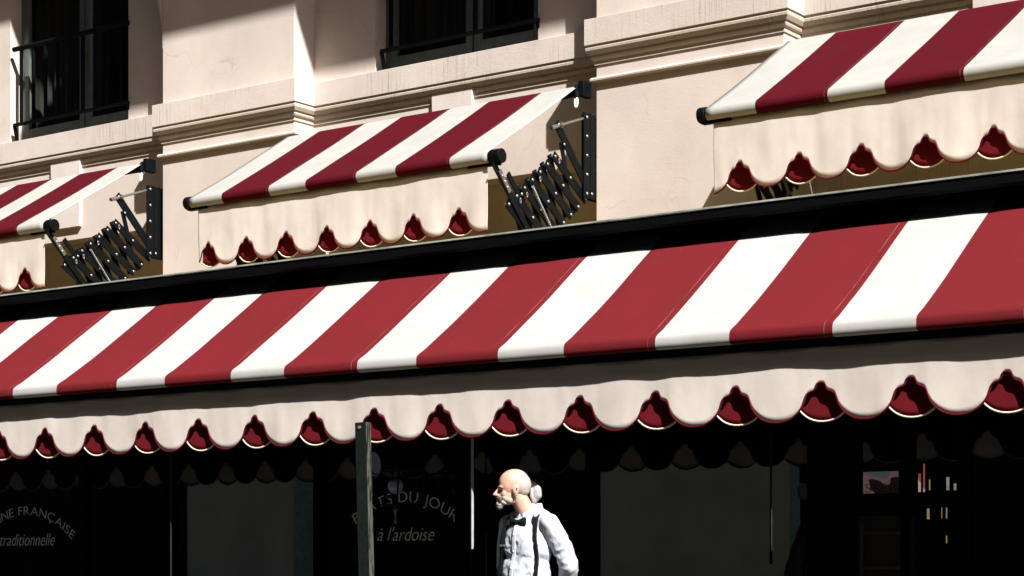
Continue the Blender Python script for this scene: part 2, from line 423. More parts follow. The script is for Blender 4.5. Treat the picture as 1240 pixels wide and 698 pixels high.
# ---------------------------------------------------------------- big lower awning
LX0, LX1 = -18.5, -1.2
aw = empty('awning', (-8, 10.3, 2.4), 'large red and white striped awning with dark cassette running the whole width', 'awning')
def ysl(v):      # profile of the cloth: v 0 at fold, 1 at cassette
    return 9.30 + v * 1.12
def zsl(v):
    return 2.535 + v * .80 - .009 * math.sin(math.pi * v) * (1 - .3 * v)
m = MB(); xs = [LX0 + i * .06 for i in range(int((LX1 - LX0) / .06) + 1)]
prof_ = [(9.345, 2.455), (9.30, 2.446), (9.270, 2.447), (9.260, 2.455), (9.258, 2.475), (9.260, 2.500), (9.268, 2.518), (9.288, 2.532)] + [(ysl(v / 26), zsl(v / 26)) for v in range(1, 27)]
def lf(x, i):
    y, z = prof_[i]
    t = max(0, (i - 7) / 26)
    rip = noise.noise(Vector((x * .9, t * 2, 3))) * .009 + noise.noise(Vector((x * 4, t * 1.2, 8))) * .004
    ph = ((x + 11.195) / 1.1008 - (.478 / 1.1058)) % 1.0          # slight trough along each seam
    rip -= .007 * math.exp(-((min(ph, 1 - ph)) / .05) ** 2)
    k = min(1, t * 4) * (1 if t < 1 else 1)
    return (x, y, z + rip * k)
m.grid(lf, xs, list(range(len(prof_))))
part(aw, m.build('striped_fabric', M_lower, smooth=True, solid=.003))
m = MB(); m.cyl((LX0, 9.305, 2.488), (LX1, 9.305, 2.488), .034, n=20); part(aw, m.build('front_tube', M_black, auto=40))
m = MB(); m.prof([(9.325, 2.403), (9.325, 2.447), (9.40, 2.447), (9.40, 2.403)], LX0, LX1); part(aw, m.build('front_rail', M_black, bevel=.002))
v1 = valance(LX0, LX1, 9.343, 2.412, 2.003, -6.261, .5197, M_val, M_piper, .0060, .0125, 1.3, 'front_valance'); part(aw, v1)
v2 = valance(LX0, LX1, 9.375, 2.412, 2.003, -6.261 + .2598, .5197, M_valred, M_pipec, .0058, .006, 5.1, 'rear_valance'); part(aw, v2)
# cassette
m = MB(); m.prof([(10.165, 3.312), (10.150, 3.330), (10.150, 3.372), (10.163, 3.388), (10.52, 3.405), (10.55, 3.38), (10.55, 3.22), (10.46, 3.20), (10.46, 3.36), (10.20, 3.36)], LX0, LX1)
cs = part(aw, m.build('cassette', M_cass, bevel=.002))
m = MB(); m.prof([(10.147, 3.389), (10.152, 3.395), (10.165, 3.398), (10.23, 3.402), (10.23, 3.408), (10.158, 3.403), (10.146, 3.399), (10.143, 3.389)], LX0, LX1)
part(aw, m.build('cassette_rim', M_rim))
m = MB(); m.cyl((LX0, 10.45, 3.31), (LX1, 10.45, 3.31), .05); part(aw, m.build('roller', M_steel, auto=40))
for x in (-16.6, -12.1, -3.2, -1.6):                      # folding arms under the cloth, out of sight from the street
    m = MB(); m.bar((x, 10.5, 3.12), (x + .9, 9.9, 2.72), .05, .06); m.bar((x + .9, 9.9, 2.72), (x + .1, 9.37, 2.44), .045, .05); m.cyl((x + .9, 9.9, 2.68), (x + .9, 9.9, 2.77), .04)
    part(aw, m.build('folding_arm', M_black))
# ---------------------------------------------------------------- terrace structure carrying the cassette
ter = empty('terrace_front', (-8, 11.5, 0), 'dark glazed restaurant terrace front with black frames below the big awning', 'shopfront')
m = MB(); m.box(LX0, LX1, 10.56, 14.05, 3.10, 3.30); part(ter, m.build('flat_roof', simple('tan_roof_gravel', (.26, .19, .08), .9, var=.2)))
YG = 11.49
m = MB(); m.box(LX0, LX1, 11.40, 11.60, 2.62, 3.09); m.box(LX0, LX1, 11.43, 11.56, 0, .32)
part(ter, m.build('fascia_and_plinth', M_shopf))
mulpx = [-60, 103, 206, 388, 560, 718, 1000, 1100, 1168, 1300]
mx = [atY(p, 600, YG)[0] for p in mulpx]
mx = [LX0 + .05, -16.0] + mx + [-2.3, LX1 - .05]
m = MB()
for x in mx: m.box(x - .035, x + .035, 11.44, 11.54, .32, 2.62)
m.box(LX0, LX1, 11.445, 11.535, 2.30, 2.36)
m.box(atY(977, 0, 11.42)[0], atY(1034, 0, 11.42)[0], 11.42, 11.56, .32, 2.62)
part(ter, m.build('mullions', M_shopf, bevel=.004))
for x0, x1 in zip(mx, mx[1:]):
    m = MB(); m.box(x0 + .03, x1 - .03, YG, YG + .006, .31, 2.63); part(ter, m.build('pane', M_glass))
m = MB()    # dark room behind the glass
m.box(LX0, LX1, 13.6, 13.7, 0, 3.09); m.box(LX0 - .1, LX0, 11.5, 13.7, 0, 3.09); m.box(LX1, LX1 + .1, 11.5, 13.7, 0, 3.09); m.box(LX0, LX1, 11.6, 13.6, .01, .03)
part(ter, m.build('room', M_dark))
# solid lower door panel with raised frame
M_wood = simple('dark_brown_wood', (.008, .007, .0055), .6)
a, b = atY(1036, 0, 11.44)[0], atY(1104, 0, 11.44)[0]
dr = None
m = MB(); m.box(a, b, 11.455, 11.53, .30, CZ + 62 * 11.2 / FPX); dr = part(ter, m.build('door', M_wood, bevel=.004))
zs = [CZ + (680 - q) * 11.2 / FPX for q in (642, 688)]
m = MB()
for z in zs: m.box(a + .04, b - .04, 11.44, 11.452, z - .012, z + .012)
for x in (a + .03, b - .05): m.box(x, x + .02, 11.441, 11.453, zs[1] - .5, zs[0] + .06)
o = m.build('door_moulding', simple('worn_brown_wood', (.035, .03, .022), .6)); o.parent = dr

# lettering painted on the panes
def text_mesh(s, size, shear=0., bold=-.0016):
    cu = bpy.data.curves.new('t', 'FONT'); cu.body = s; cu.size = size; cu.shear = shear; cu.offset = bold; cu.extrude = .0004
    o = bpy.data.objects.new('t', cu); COL.objects.link(o); bpy.context.view_layer.update()
    me = bpy.data.meshes.new_from_object(o.evaluated_get(bpy.context.evaluated_depsgraph_get())); bpy.data.objects.remove(o)
    vs_ = [v.co.copy() for v in me.vertices]; fs = [tuple(p.vertices) for p in me.polygons]; bpy.data.meshes.remove(me)
    if not vs_: return [], [], 0
    return vs_, fs, max(v.x for v in vs_)
def arc_text(s, cx, ztop, Rr, size, width, y, xs_=.8, shear=0.):
    mb = MB(); items = []; tot = 0
    for ch in s:
        if ch == ' ': items.append((None, None, size * .32)); tot += size * .32; continue
        v, f, _ = text_mesh(ch, size, shear); x0 = min(p.x for p in v); x1 = max(p.x for p in v)
        items.append((v, f, x1 - x0 + size * .12)); tot += x1 - x0 + size * .12
    k = width / tot; s_ = -width / 2
    for v, f, wd in items:
        wd *= k
        if v:
            x0 = min(p.x for p in v); x1 = max(p.x for p in v); th = (s_ + wd / 2) / Rr
            pts = []
            for p in v:
                lx = (p.x - (x0 + x1) / 2) * k; lz = p.y
                pts.append((cx + math.sin(th) * (Rr + lz) + math.cos(th) * lx, y + p.z, ztop - Rr + math.cos(th) * (Rr + lz) - math.sin(th) * lx))
            mb.add(pts, f)
        s_ += wd
    return mb
def line_text(s, cx, z, size, width, y, shear=.35):
    v, f, _ = text_mesh(s, size, shear); x0 = min(p.x for p in v); x1 = max(p.x for p in v); k = width / (x1 - x0); mb = MB()
    mb.add([(cx + (p.x - (x0 + x1) / 2) * k, y + p.z, z + p.y) for p in v], f); return mb
M_letter = simple('white_sign_paint', (.62, .62, .60), .5, var=.05, bmp=0)
M_letterdk = simple('black_sign_paint', (.004, .004, .004), .6, var=.05, bmp=0)
yt = YG - .002
cJ = atY(490, 600, YG)
part(ter, arc_text('PLATS DU JOUR', cJ[0], CZ + 72 / 158., .80, .12, 1.06, yt).build('lettering', M_letter))
part(ter, line_text("à l'ardoise", cJ[0] + .01, CZ + 25 / 158., .15, .56, yt).build('lettering', M_letter))
cF = atY(33, 600, YG)
part(ter, arc_text('CUISINE FRANÇAISE', cF[0] - .02, CZ + 56 / 134., .95, .115, 1.36, yt).build('lettering', M_letter))
part(ter, line_text('traditionnelle', cF[0], CZ + 19 / 134., .16, .74, yt).build('lettering', M_letter))
cD = atY(1066, 600, YG)
part(ter, line_text('DESSERTS', cD[0] + .0, CZ + 87.5 * 11.9 / FPX, .085, .50, yt, .0).build('lettering', M_letterdk))

# glowing panel and strips added in place of reflections and bottles
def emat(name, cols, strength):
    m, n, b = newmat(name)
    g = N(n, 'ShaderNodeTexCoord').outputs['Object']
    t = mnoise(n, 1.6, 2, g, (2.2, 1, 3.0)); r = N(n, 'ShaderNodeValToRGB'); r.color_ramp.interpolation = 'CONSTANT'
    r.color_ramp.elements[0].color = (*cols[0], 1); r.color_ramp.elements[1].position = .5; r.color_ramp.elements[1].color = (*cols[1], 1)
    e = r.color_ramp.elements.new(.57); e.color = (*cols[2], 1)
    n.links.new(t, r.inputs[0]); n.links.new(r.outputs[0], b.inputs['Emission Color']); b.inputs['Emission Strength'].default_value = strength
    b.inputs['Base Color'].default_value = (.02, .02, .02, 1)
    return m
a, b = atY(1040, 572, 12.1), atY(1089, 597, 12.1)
dm = empty('reflection_panel', (a[0], 12.1, b[2]), 'small glowing pink and teal panel standing in for reflections in the door glass', 'reflection panel')
m = MB(); m.box(a[0], b[0], 12.1, 12.13, b[2], a[2]); part(dm, m.build('glowing_panel', emat('reflection_glow', ((.02, .012, .012), (.30, .17, .15), (.12, .17, .17)), .16)))
m = MB()
for z in (a[2] + .001, b[2] - .021): m.box(a[0] - .03, b[0] + .03, 12.08, 12.14, z, z + .02)
for x in (a[0] - .03, b[0] + .001): m.box(x, x + .03, 12.085, 12.135, b[2], a[2])
part(dm, m.build('frame', M_shopf))
M_gold = emat('warm_glint_glow', ((.7, .5, .2), (.8, .6, .3), (.7, .6, .35)), .2); M_pink = emat('pink_white_glow', ((.5, .12, .10), (.8, .6, .55), (.7, .5, .45)), .25)
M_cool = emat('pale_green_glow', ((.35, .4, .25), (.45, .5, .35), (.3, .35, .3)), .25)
glint_specs = [(1112, 1115, 574, 596, M_pink, 'tall pinkish stand-in glint inside the dark door'), (1118, 1120, 562, 596, M_pink, 'tallest red stand-in glint behind the dark glass'),
         (1125, 1126.5, 581, 594, M_gold, 'short gold stand-in glint right of the tallest red one'), (1122.5, 1125.5, 616, 629, M_gold, 'lowest slanted gold stand-in glint beside the door frame'),
         (1140, 1141, 615, 628, M_gold, 'left of the two middle gold stand-in glints'), (1145.5, 1147, 615, 628, M_gold, 'right of the two middle gold stand-in glints'),
         (1146, 1149.5, 578, 594, M_cool, 'pale green stand-in glint at the right of the glass cabinet'), (1145.5, 1147, 649, 658, M_gold, 'bottom small gold stand-in glint at the lower right'),
         (1155, 1159, 586, 594, M_cool, 'small pale stand-in glint furthest right behind the glass')]
for (p0, p1, q0, q1, mt, lb) in glint_specs:  # glowing strips added for bright glints and bottles seen in the glass
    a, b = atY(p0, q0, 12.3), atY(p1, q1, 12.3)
    L = empty('glint_strip', ((a[0] + b[0]) / 2, 12.3, b[2]), lb, 'glint', 'small glowing stand-in glints inside the restaurant')
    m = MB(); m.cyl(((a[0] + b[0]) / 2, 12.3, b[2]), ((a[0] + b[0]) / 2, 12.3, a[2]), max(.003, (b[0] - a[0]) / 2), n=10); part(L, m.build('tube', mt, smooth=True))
    m = MB(); m.cyl(((a[0] + b[0]) / 2, 12.3, b[2] - .02), ((a[0] + b[0]) / 2, 12.3, b[2]), max(.005, (b[0] - a[0]) / 2 + .004), n=10); part(L, m.build('strip_foot', M_black, auto=40))
# folded red parasol behind the left pane
c = atY(35, 682, 12.0)
pr = empty('folded_parasol', (c[0], c[1], 0), 'folded dark red parasol standing at the lower left behind the glass', 'parasol')
m = MB(); m.grid(lambda u, v: (c[0] + math.cos(u) * (.02 + .16 * v * (1 + .35 * math.cos(u * 7))), c[1] + math.sin(u) * (.02 + .16 * v * (1 + .35 * math.cos(u * 7))), c[2] - v * .9),
                 [2 * math.pi * i / 84 for i in range(85)], [0, .1, .25, .5, .75, 1]); part(pr, m.build('canopy', M_valred, smooth=True, solid=.004))
m = MB(); m.cyl((c[0], c[1], 0), (c[0], c[1], c[2] + .02), .018); part(pr, m.build('pole', M_black, auto=40))

# ---------------------------------------------------------------- upper awnings with scissor arms
UY = 12.60; UX0, UX1 = -12.775, -9.355; UZ = 4.49
def make_upper(xs0=.075, nt0=.20, nt1=.441, ptc=.482):
    ox, oy, oz = UX0, YP, UZ
    root = empty('window_awning', (ox, oy, oz), '', 'awning', 'striped scissor-arm awnings above the restaurant')
    def pt(o): o.parent = root; return o
    L = UX1 - UX0; fy = UY - oy; ry = 13.93 - oy; rz = 5.395 - oz
    X_ = lambda i: L * i / 60
    # cloth wraps under the front tube, over it and up to the roller
    rt = .052; fc = Vector((0, fy + .052, .070))
    ang = math.atan2(rz - .065, ry - fc[1])
    pr_ = []
    for k in range(9):
        t = R(255) - (R(255) - (math.pi / 2 + ang)) * k / 8
        pr_.append((fc[1] + rt * math.cos(t), fc[2] + rt * math.sin(t)))
    p0 = pr_[-1]; p1 = (ry, rz)
    nn = 14
    for k in range(1, nn + 1):
        t = k / nn; pr_.append((p0[0] + (p1[0] - p0[0]) * t, p0[1] + (p1[1] - p0[1]) * t - .007 * math.sin(math.pi * t)))
    for k in range(1, 6):
        t = math.pi / 2 + ang - k * .5; pr_.append((ry + .05 * math.sin(ang) + .05 * math.cos(t), rz - .05 * math.cos(ang) + .05 * math.sin(t)))
    def fn(x, i):
        y, z = pr_[i]; t = min(1, max(0, (i - 8) / nn)); k = math.sin(math.pi * t)
        return (x, y, z + k * (.006 * noise.noise(Vector((x * 1.2, t * 2, 2))) + .003 * noise.noise(Vector((x * 5, t * 1.5, 6)))))
    m = MB(); m.grid(fn, [X_(i) for i in range(61)], list(range(len(pr_)))); pt(m.build('striped_fabric', M_upper, smooth=True, solid=.003))
    m = MB(); m.cyl((-.055, fc[1], fc[2]), (L + .10, fc[1], fc[2]), .046, n=20); pt(m.build('front_tube', M_black, auto=40))
    for x0, x1 in ((-.075, -.01), (L + .015, L + .12)):
        m = MB(); m.cyl((x0, fc[1], fc[2]), (x1, fc[1], fc[2]), .060, n=24); pt(m.build('end_cap', M_black, auto=40, bevel=.004))
    m = MB(); m.bar((L - .22, fc[1] + .005, fc[2] - .060), (L + .09, fc[1] + .005, fc[2] - .060), .05, .022, (0, 1, 0))
    pt(m.build('tube_bracket', M_black))
    m = MB(); m.bar((-.05, fc[1] + .005, fc[2] - .060), (.2, fc[1] + .005, fc[2] - .060), .05, .022, (0, 1, 0)); pt(m.build('tube_bracket', M_black))
    m = MB(); m.cyl((.01, ry + .03, rz - .045), (L - .01, ry + .03, rz - .045), .036, n=16); pt(m.build('roller', M_black, auto=40))
    m = MB(); m.box(.0, L, ry + .055, ry + .135, rz - .004, rz + .004); pt(m.build('sun_stop_plate', M_black))  # thin plate added behind the roller to block a sliver of sun
    n0 = -12.49 + 5 * .482 - ox + .012
    x0v, x1v = xs0, L - .03
    a = valance(x0v, x1v, fy + .05, .022, -.535, nt0, ptc, M_val, M_piper, .0062, .015, 2.2, 'front_valance'); pt(a)
    b = valance(x0v + .02, x1v - .085, fy + .092, .03, -.535, nt1, ptc, M_valred, M_pipec, .006, .008, 7.7, 'rear_valance'); pt(b)
    # scissor arm; P() turns a point of the arm's side plane into local coordinates
    for side in (1, 0):
        xa = L + .03 if side else .22
        sg = -1 if side else 1
        def P(px, py, dx=0.):
            q = atX(px, py, UX1 + .03); return Vector((xa + dx, q[1] - oy, q[2] - oz))
        arm = MB()
        U0, U1 = P(623, 238), P(669.5, 190); L1 = P(707, 241); M1 = P(688, 216)
        st = (U1 - U0) / 5.0
        D = (M1 - U1) * 2                         # long bar vector, upper pivot -> lower pivot
        dx = .016
        ups = [U0 + st * i for i in range(-1, 6)]
        def strap(mb, a_, b_, w_, off):
            o = Vector((off, 0, 0)); d = (b_ - a_).normalized() * .022
            mb.bar(a_ + o - d, b_ + o + d, .012, w_, (1, 0, 0))
        def bolt(p0, p1, r_=.0135, ax=0):
            k_ = MB()
            if p0 is not None: k_.cyl(p0, p1, .010, n=8)
            rr = [r_, r_, r_]; rr[ax] = .007
            k_.ell(p1, ((rr[0], 0, 0), (0, rr[1], 0), (0, 0, rr[2])), 10, 6); pt(k_.build('bolt', M_bolt, smooth=True))
        parts_ = []
        for i, u in enumerate(ups):
            lo = u + D
            mb = MB(); strap(mb, u, lo, .082, dx); parts_.append(mb)
            piv = [u, (u + lo) / 2, lo]
            # second set of bars, crossing at the middle
            if i < len(ups) - 1:
                mb = MB(); strap(mb, ups[i + 1], lo - st, .060, -dx * 2); parts_.append(mb)
            for p in piv: bolt(p - Vector((dx * 1.6, 0, 0)), p + Vector((dx + .012, 0, 0)))
        for mb in parts_: pt(mb.build('scissor_bar', M_black, bevel=.002))
        # front link to the tube, wall lever, short stub
        if side:
            mb = MB(); strap(mb, P(595, 201), P(632, 272), .058, dx * 2); pt(mb.build('front_link', M_black, bevel=.002))
            mb = MB(); strap(mb, P(601, 210), P(611, 231), .040, dx * 2 + .013); pt(mb.build('slotted_plate', M_steel, bevel=.002))
        mb = MB(); strap(mb, P(614, 213), P(626, 236), .052, dx * 1.2); pt(mb.build('stub_bar', M_black, bevel=.002))
        mb = MB(); strap(mb, P(671, 152), P(711, 236), .088, dx * 2); pt(mb.build('wall_lever', M_black, bevel=.002))
        mb = MB(); strap(mb, P(677.5, 176), P(684, 214), .052, dx * 1.2); strap(mb, P(684, 214), P(695, 256), .052, -dx * .2); pt(mb.build('link_bar', M_black, bevel=.002))
        mb = MB(); a_, b_ = P(662, 156, dx * 3), P(714, 141, dx * 2); mb.cyl(a_, b_, .0125, n=12); mb.cyl(a_, a_ + (b_ - a_) * .14, .019, n=12); mb.cyl(a_ + (b_ - a_) * .2, a_ + (b_ - a_) * .24, .026, n=6); pt(mb.build('tension_rod', M_steel, auto=40))
        # wall bracket on the pilaster side
        yb = 14.0 - oy
        zt, zb = P(712, 140)[2], P(712, 243)[2]
        mb = MB(); x_in = xa - .005; x_out = xa + .052
        if side:
            mb.box(x_in + .0, x_in + .014, yb - .05, yb + .22, zb, zt); mb.box(x_in - .03, x_out, yb - .0, yb + .012, zb, zt); mb.box(x_out - .015, x_out, yb - .09, yb + .095, zb, zt)
        else:
            mb.box(x_in - .03, x_in - .016, yb - .05, yb + .22, zb, zt)
        br = pt(mb.build('wall_bracket', M_black, bevel=.003))
        if side:
            for k in range(5):
                z = zt - .04 - k * (zt - zb - .08) / 4
                bolt(None, Vector((x_out + .002, yb - .045, z)), .014)
                if k % 2: bolt(None, Vector((x_in, yb - .006, z)), .013, 1)
        for q in ((671, 152), (677.5, 176), (711, 236), (626, 236), (603, 214), (606, 221), (609, 228))[:7 if side else 4]:
            bolt(None, P(q[0], q[1], dx * 2 + .02))
        # coil spring
        mb = MB(); a_, b_ = P(640, 226, dx * 2.5), P(665, 282, dx * 2.5); dv = b_ - a_; u = Vector((1, 0, 0)); v = dv.normalized().cross(u)
        pts = [a_ + dv * (k / 300) + (u * math.cos(k * .84) + v * math.sin(k * .84)) * .011 for k in range(301)]
        mb.tube(pts, .0026, 5); pt(mb.build('coil_spring', M_steel, smooth=True))
        for q in ((624, 240), (632, 233), (648, 214), (671, 192)):
            mb = MB(); c_ = P(q[0], q[1] + 4, dx * 2 + .022); mb.tube([c_ + Vector((0, .008 * math.cos(t), .022 * math.sin(t))) for t in [2 * math.pi * k / 14 for k in range(14)]], .0028, 5, closed=True); pt(mb.build('clip_ring', M_bolt, smooth=True))
        # roller bracket with gear and crank eye
        mb = MB(); c_ = Vector((xa - .02 if side else -.02, 13.95 - oy, rz - .03))
        s_ = 1 if side else -1
        mb.box(*sorted((c_[0] - .0 * s_, c_[0] + .055 * s_)), c_[1] - .03, c_[1] + .10, c_[2] - .06, c_[2] + .075)
        mb.cyl(c_ + Vector((-.03 * s_, 0, 0)), c_ + Vector((.0, 0, 0)), .055, n=18); mb.cyl(c_ + Vector((0, -.05, -.02)), c_ + Vector((0, -.05, -.08)), .022, n=12)
        if side:
            rb = pt(mb.build('roller_bracket', M_black, bevel=.004, auto=40))
            mb = MB(); e = c_ + Vector((.0, -.06, -.115)); mb.tube([e + Vector((.014 * math.cos(t), 0, .045 * math.sin(t))) for t in [2 * math.pi * k / 18 for k in range(18)]], .009, 8, closed=True)
            g = mb.build('crank_eye', M_white, smooth=True); g.parent = rb
    return root
up = make_upper()
tag(up, 'middle of the three small striped awnings, below the dark window')
u3 = make_upper(.045, .265, .265 + .2427, .4853); u3.location = Vector(up.location) + Vector((PER + .065, 0, .07)); u3.scale = (1.02, 1, 1); tag(u3, 'upper right striped awning, partly out of frame beside the cream pilaster')
u1 = copy_tree(up, off=(-PER - .03, 0, -.01)); tag(u1, 'upper left striped awning with its scissor arm below the railed window')

# ---------------------------------------------------------------- leaning post at the kerb
c = atY(437, 600, 8.65)
def postmat():
    m, n, b = newmat('flaking_green_post_paint')
    g = N(n, 'ShaderNodeTexCoord').outputs['Object']; f = mnoise(n, 1, 6, g, (60, 60, 7), .7); f2 = mnoise(n, 1, 4, g, (90, 90, 22), .6)
    ge = N(n, 'ShaderNodeNewGeometry'); sp = N(n, 'ShaderNodeSeparateXYZ'); n.links.new(g, sp.inputs[0])
    wear = mrange(n, sp.outputs[0], .0370, .0395, .0, 1.)            # right-hand side has lost most of its paint
    ad = N(n, 'ShaderNodeMath', operation='MULTIPLY'); n.links.new(wear, ad.inputs[0]); n.links.new(mrange(n, f, .42, .54), ad.inputs[1])
    c_ = mixc(n, mrange(n, f2, .35, .65), (.0035, .005, .0045), (.008, .011, .010))
    c_ = mixc(n, ad.outputs[0], c_, (.062, .062, .048))
    c_ = mixc(n, mrange(n, f, .70, .74, 0, .5), c_, (.10, .09, .06))
    n.links.new(c_, b.inputs['Base Color']); b.inputs['Roughness'].default_value = .8; b.inputs['Specular IOR Level'].default_value = .04
    bump(n, b, f, .6, .006); return m
po = empty('post', (c[0] + .06, 8.65, 0), 'weathered dark green wooden post leaning slightly in front of the big awning', 'post')
m = MB(); m.box(-.040, .040, 0, .055, 0, 2.09)
p_ = m.build('shaft', postmat(), bevel=.005); p_.parent = po
m = MB(); m.cyl((-.005, -.006, 2.06), (-.005, .001, 2.06), .010); p_ = m.build('bolt_head', M_bolt, auto=30); p_.parent = po
m = MB(); m.cyl((.022, .10, 1.845), (.028, .10, 1.845), .072, n=32); m.cyl((.028, .10, 1.845), (.036, .10, 1.845), .055, n=32); m.bar((.0, .05, 1.845), (.02, .12, 1.845), .03, .03, (0, 0, 1))
p_ = m.build('round_reflector', simple('blue_black_enamel', (.003, .0045, .006), .5, bmp=0), auto=40); p_.parent = po
po.rotation_euler = (0, R(-1.6), R(8)); po.location = (c[0] + .06, 8.65, -.02)

# ---------------------------------------------------------------- crank rods hanging from the front rail
for px, q0, q1, lb, y, r in ((572, 560, 665, 'thin pale crank rod hanging beside the waiter, lit by the sun', 9.54, .009), (207, 545, 705, 'thin dull crank rod hanging at the left under the awning', 9.62, .007)):
    a, b = atY(px, q0, y), atY(px, q1, y)
    cr = empty('crank_rod', (a[0], y, b[2]), lb, 'crank rod', 'crank rods hanging from the big awning')
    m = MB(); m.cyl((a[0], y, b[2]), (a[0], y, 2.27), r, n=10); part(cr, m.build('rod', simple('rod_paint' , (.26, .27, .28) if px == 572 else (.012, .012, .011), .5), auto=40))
    m = MB(); m.tube([(a[0] + .0 + .018 * math.cos(t), y, 2.29 + .018 * math.sin(t)) for t in [2 * math.pi * k / 14 for k in range(14)]], .004, 6, closed=True); part(cr, m.build('hook', M_steel, smooth=True))
    if px == 572:
        m = MB(); m.cyl((a[0], y, b[2] - .10), (a[0], y, b[2]), .012, n=12); part(cr, m.build('grip', M_black, auto=40))

# ---------------------------------------------------------------- hanging lantern in front of the glass
c = atY(479, 589, 11.1)
la = empty('lantern', (c[0], c[1], c[2]), 'small black four-sided lantern with pale globe hanging behind the post', 'lantern')
def lp(o): part(la, o); return o
k = 14.3 / FPX
m = MB(); m.ell(c, ((9.5 * k, 0, 0), (0, 9.5 * k, 0), (0, 0, 9.5 * k)), 24, 16); lp(m.build('globe', simple('blue_white_opal', (.30, .38, .62), .3, bmp=0), smooth=True))
tw, bw = .155, .085; zt, zb = c[2] + .12, c[2] - .14
fr = MB(); top = [Vector((c[0] + i * tw, c[1] + j * tw, zt)) for i, j in ((-1, -1), (1, -1), (1, 1), (-1, 1))]; bot = [Vector((c[0] + i * bw, c[1] + j * bw, zb)) for i, j in ((-1, -1), (1, -1), (1, 1), (-1, 1))]
for i in range(4):
    fr.bar(top[i], bot[i], .010, .010); fr.bar(top[i], top[(i + 1) % 4], .014, .014, (0, 0, 1)); fr.bar(bot[i], bot[(i + 1) % 4], .014, .014, (0, 0, 1))
for q in (c[0],): fr.bar((c[0], c[1] - (tw + bw) / 2, c[2] + .0), (c[0], c[1] - bw, zb), .006, .006)
lp(fr.build('frame', M_black))
m = MB(); m.cyl((c[0], c[1], zt), (c[0], c[1], zt + .11), .20, .03, 4); m.cyl((c[0], c[1], zt + .11), (c[0], c[1], 2.62), .010); m.ell((c[0], c[1], zt + .13), ((.025, 0, 0), (0, .025, 0), (0, 0, .03))); lp(m.build('cap_and_stem', M_black))
m = MB(); m.cyl((c[0], c[1], zb), (c[0], c[1], zb - .10), .014, .008); m.ell((c[0], c[1], zb - .04), ((.02, 0, 0), (0, .02, 0), (0, 0, .022))); m.ell((c[0], c[1], zb - .115), ((.013, 0, 0), (0, .013, 0), (0, 0, .03))); lp(m.build('finial', simple('teal_glass', (.05, .09, .11), .15, bmp=0), smooth=True))
m = MB(); m.bar((c[0], c[1], 2.64), (c[0], 11.42, 2.70), .02, .02); lp(m.build('bracket', M_black))

# ---------------------------------------------------------------- opposite side of the street (seen as reflections)
YO = -6.0; YM = 2 * YG - YO
op = empty('opposite_building', (-15, -7, 0), 'dark building with pale stucco piers across the street, mirrored in the glass', 'building')
m = MB(); m.box(-60, 45, -12, -7.2, 0, 27); part(op, m.build('facade', simple('dark_shop_facade', (.012, .012, .011), .8)))
for (p0, p1, p2) in ((227, 355, 382), (727, 956, 974)):
    a = atY(p0, 0, YM)[0]; b = atY(p1, 0, YM)[0]; dY = atX(p2, 0, b)[1] - YM
    m = MB(); m.box(a, b, YO - max(dY, .3), YO, 0, 6.5); part(op, m.build('pier', simple('olive_stucco', (.72, .68, .46), .9, var=.15, scale=1)))
    m = MB(); m.box(b, b + .02, YO - max(dY, .3) + .003, YO - .003, 0, 6.4); part(op, m.build('pier_side', simple('teal_pier_side', (.45, .62, .50), .8)))  # right-hand side of the pier is coloured teal

# ================================================================= THE WAITER
MANY = 9.49
hx, hy_ = atY(640, 600, MANY)[0], MANY
# local axes: r image right, t towards the camera
def remesh(mb, name, mat, vox, smooth_it=6, fac_=.5):
    o = mb.build(name, mat)
    r = o.modifiers.new('r', 'REMESH'); r.mode = 'VOXEL'; r.voxel_size = vox; r.use_smooth_shade = True
    s = o.modifiers.new('s', 'SMOOTH'); s.iterations = smooth_it; s.factor = fac_
    bpy.context.view_layer.update()
    me = bpy.data.meshes.new_from_object(o.evaluated_get(bpy.context.evaluated_depsgraph_get()))
    o.modifiers.clear(); o.data = me; me.name = name
    if not me.materials: me.materials.append(mat)
    for p in me.polygons: p.use_smooth = True
    return o
man = bpy.data.objects.new('person', None); COL.objects.link(man)
tag(man, 'grey-bearded waiter with ponytail in white shirt, black bow tie and braces looking left', 'person')
rv = Vector((CA, SA, 0)); tv = Vector((SA, -CA, 0)); man.location = (hx, hy_, 0); man.rotation_euler = (0, 0, YAW)   # local x = r, local -y = t
def V(r, t, z): return Vector((r, -t, z))
th = R(47)
S_ = Vector((math.cos(th), -math.sin(th), 0))       # towards his left shoulder (image right, nearer camera)
F_ = Vector((-math.sin(th), -math.cos(th), 0))      # chest forward (image left and to camera)
Zv = Vector((0, 0, 1))
def T(s, f, z): return S_ * s + F_ * f + Zv * z
def tell(mb, s, f, z, rs, rf, rz, n=24, mm=16): mb.ell(T(s, f, z), (S_ * rs, F_ * rf, Zv * rz), n, mm)
hth = R(80)
HS = Vector((math.cos(hth), -math.sin(hth), 0)); HF = Vector((-math.sin(hth), -math.cos(hth), 0))
HC = V(-.095, .01, 1.705)
def H(s, f, z): return HC + HS * s + HF * f + Zv * z
def hell(mb, s, f, z, rs, rf, rz, tilt=0, n=20, mm=14):
    q = Matrix.Rotation(tilt, 3, HS); mb.ell(H(s, f, z), (HS * rs, q @ (HF * rf), q @ (Zv * rz)), n, mm)
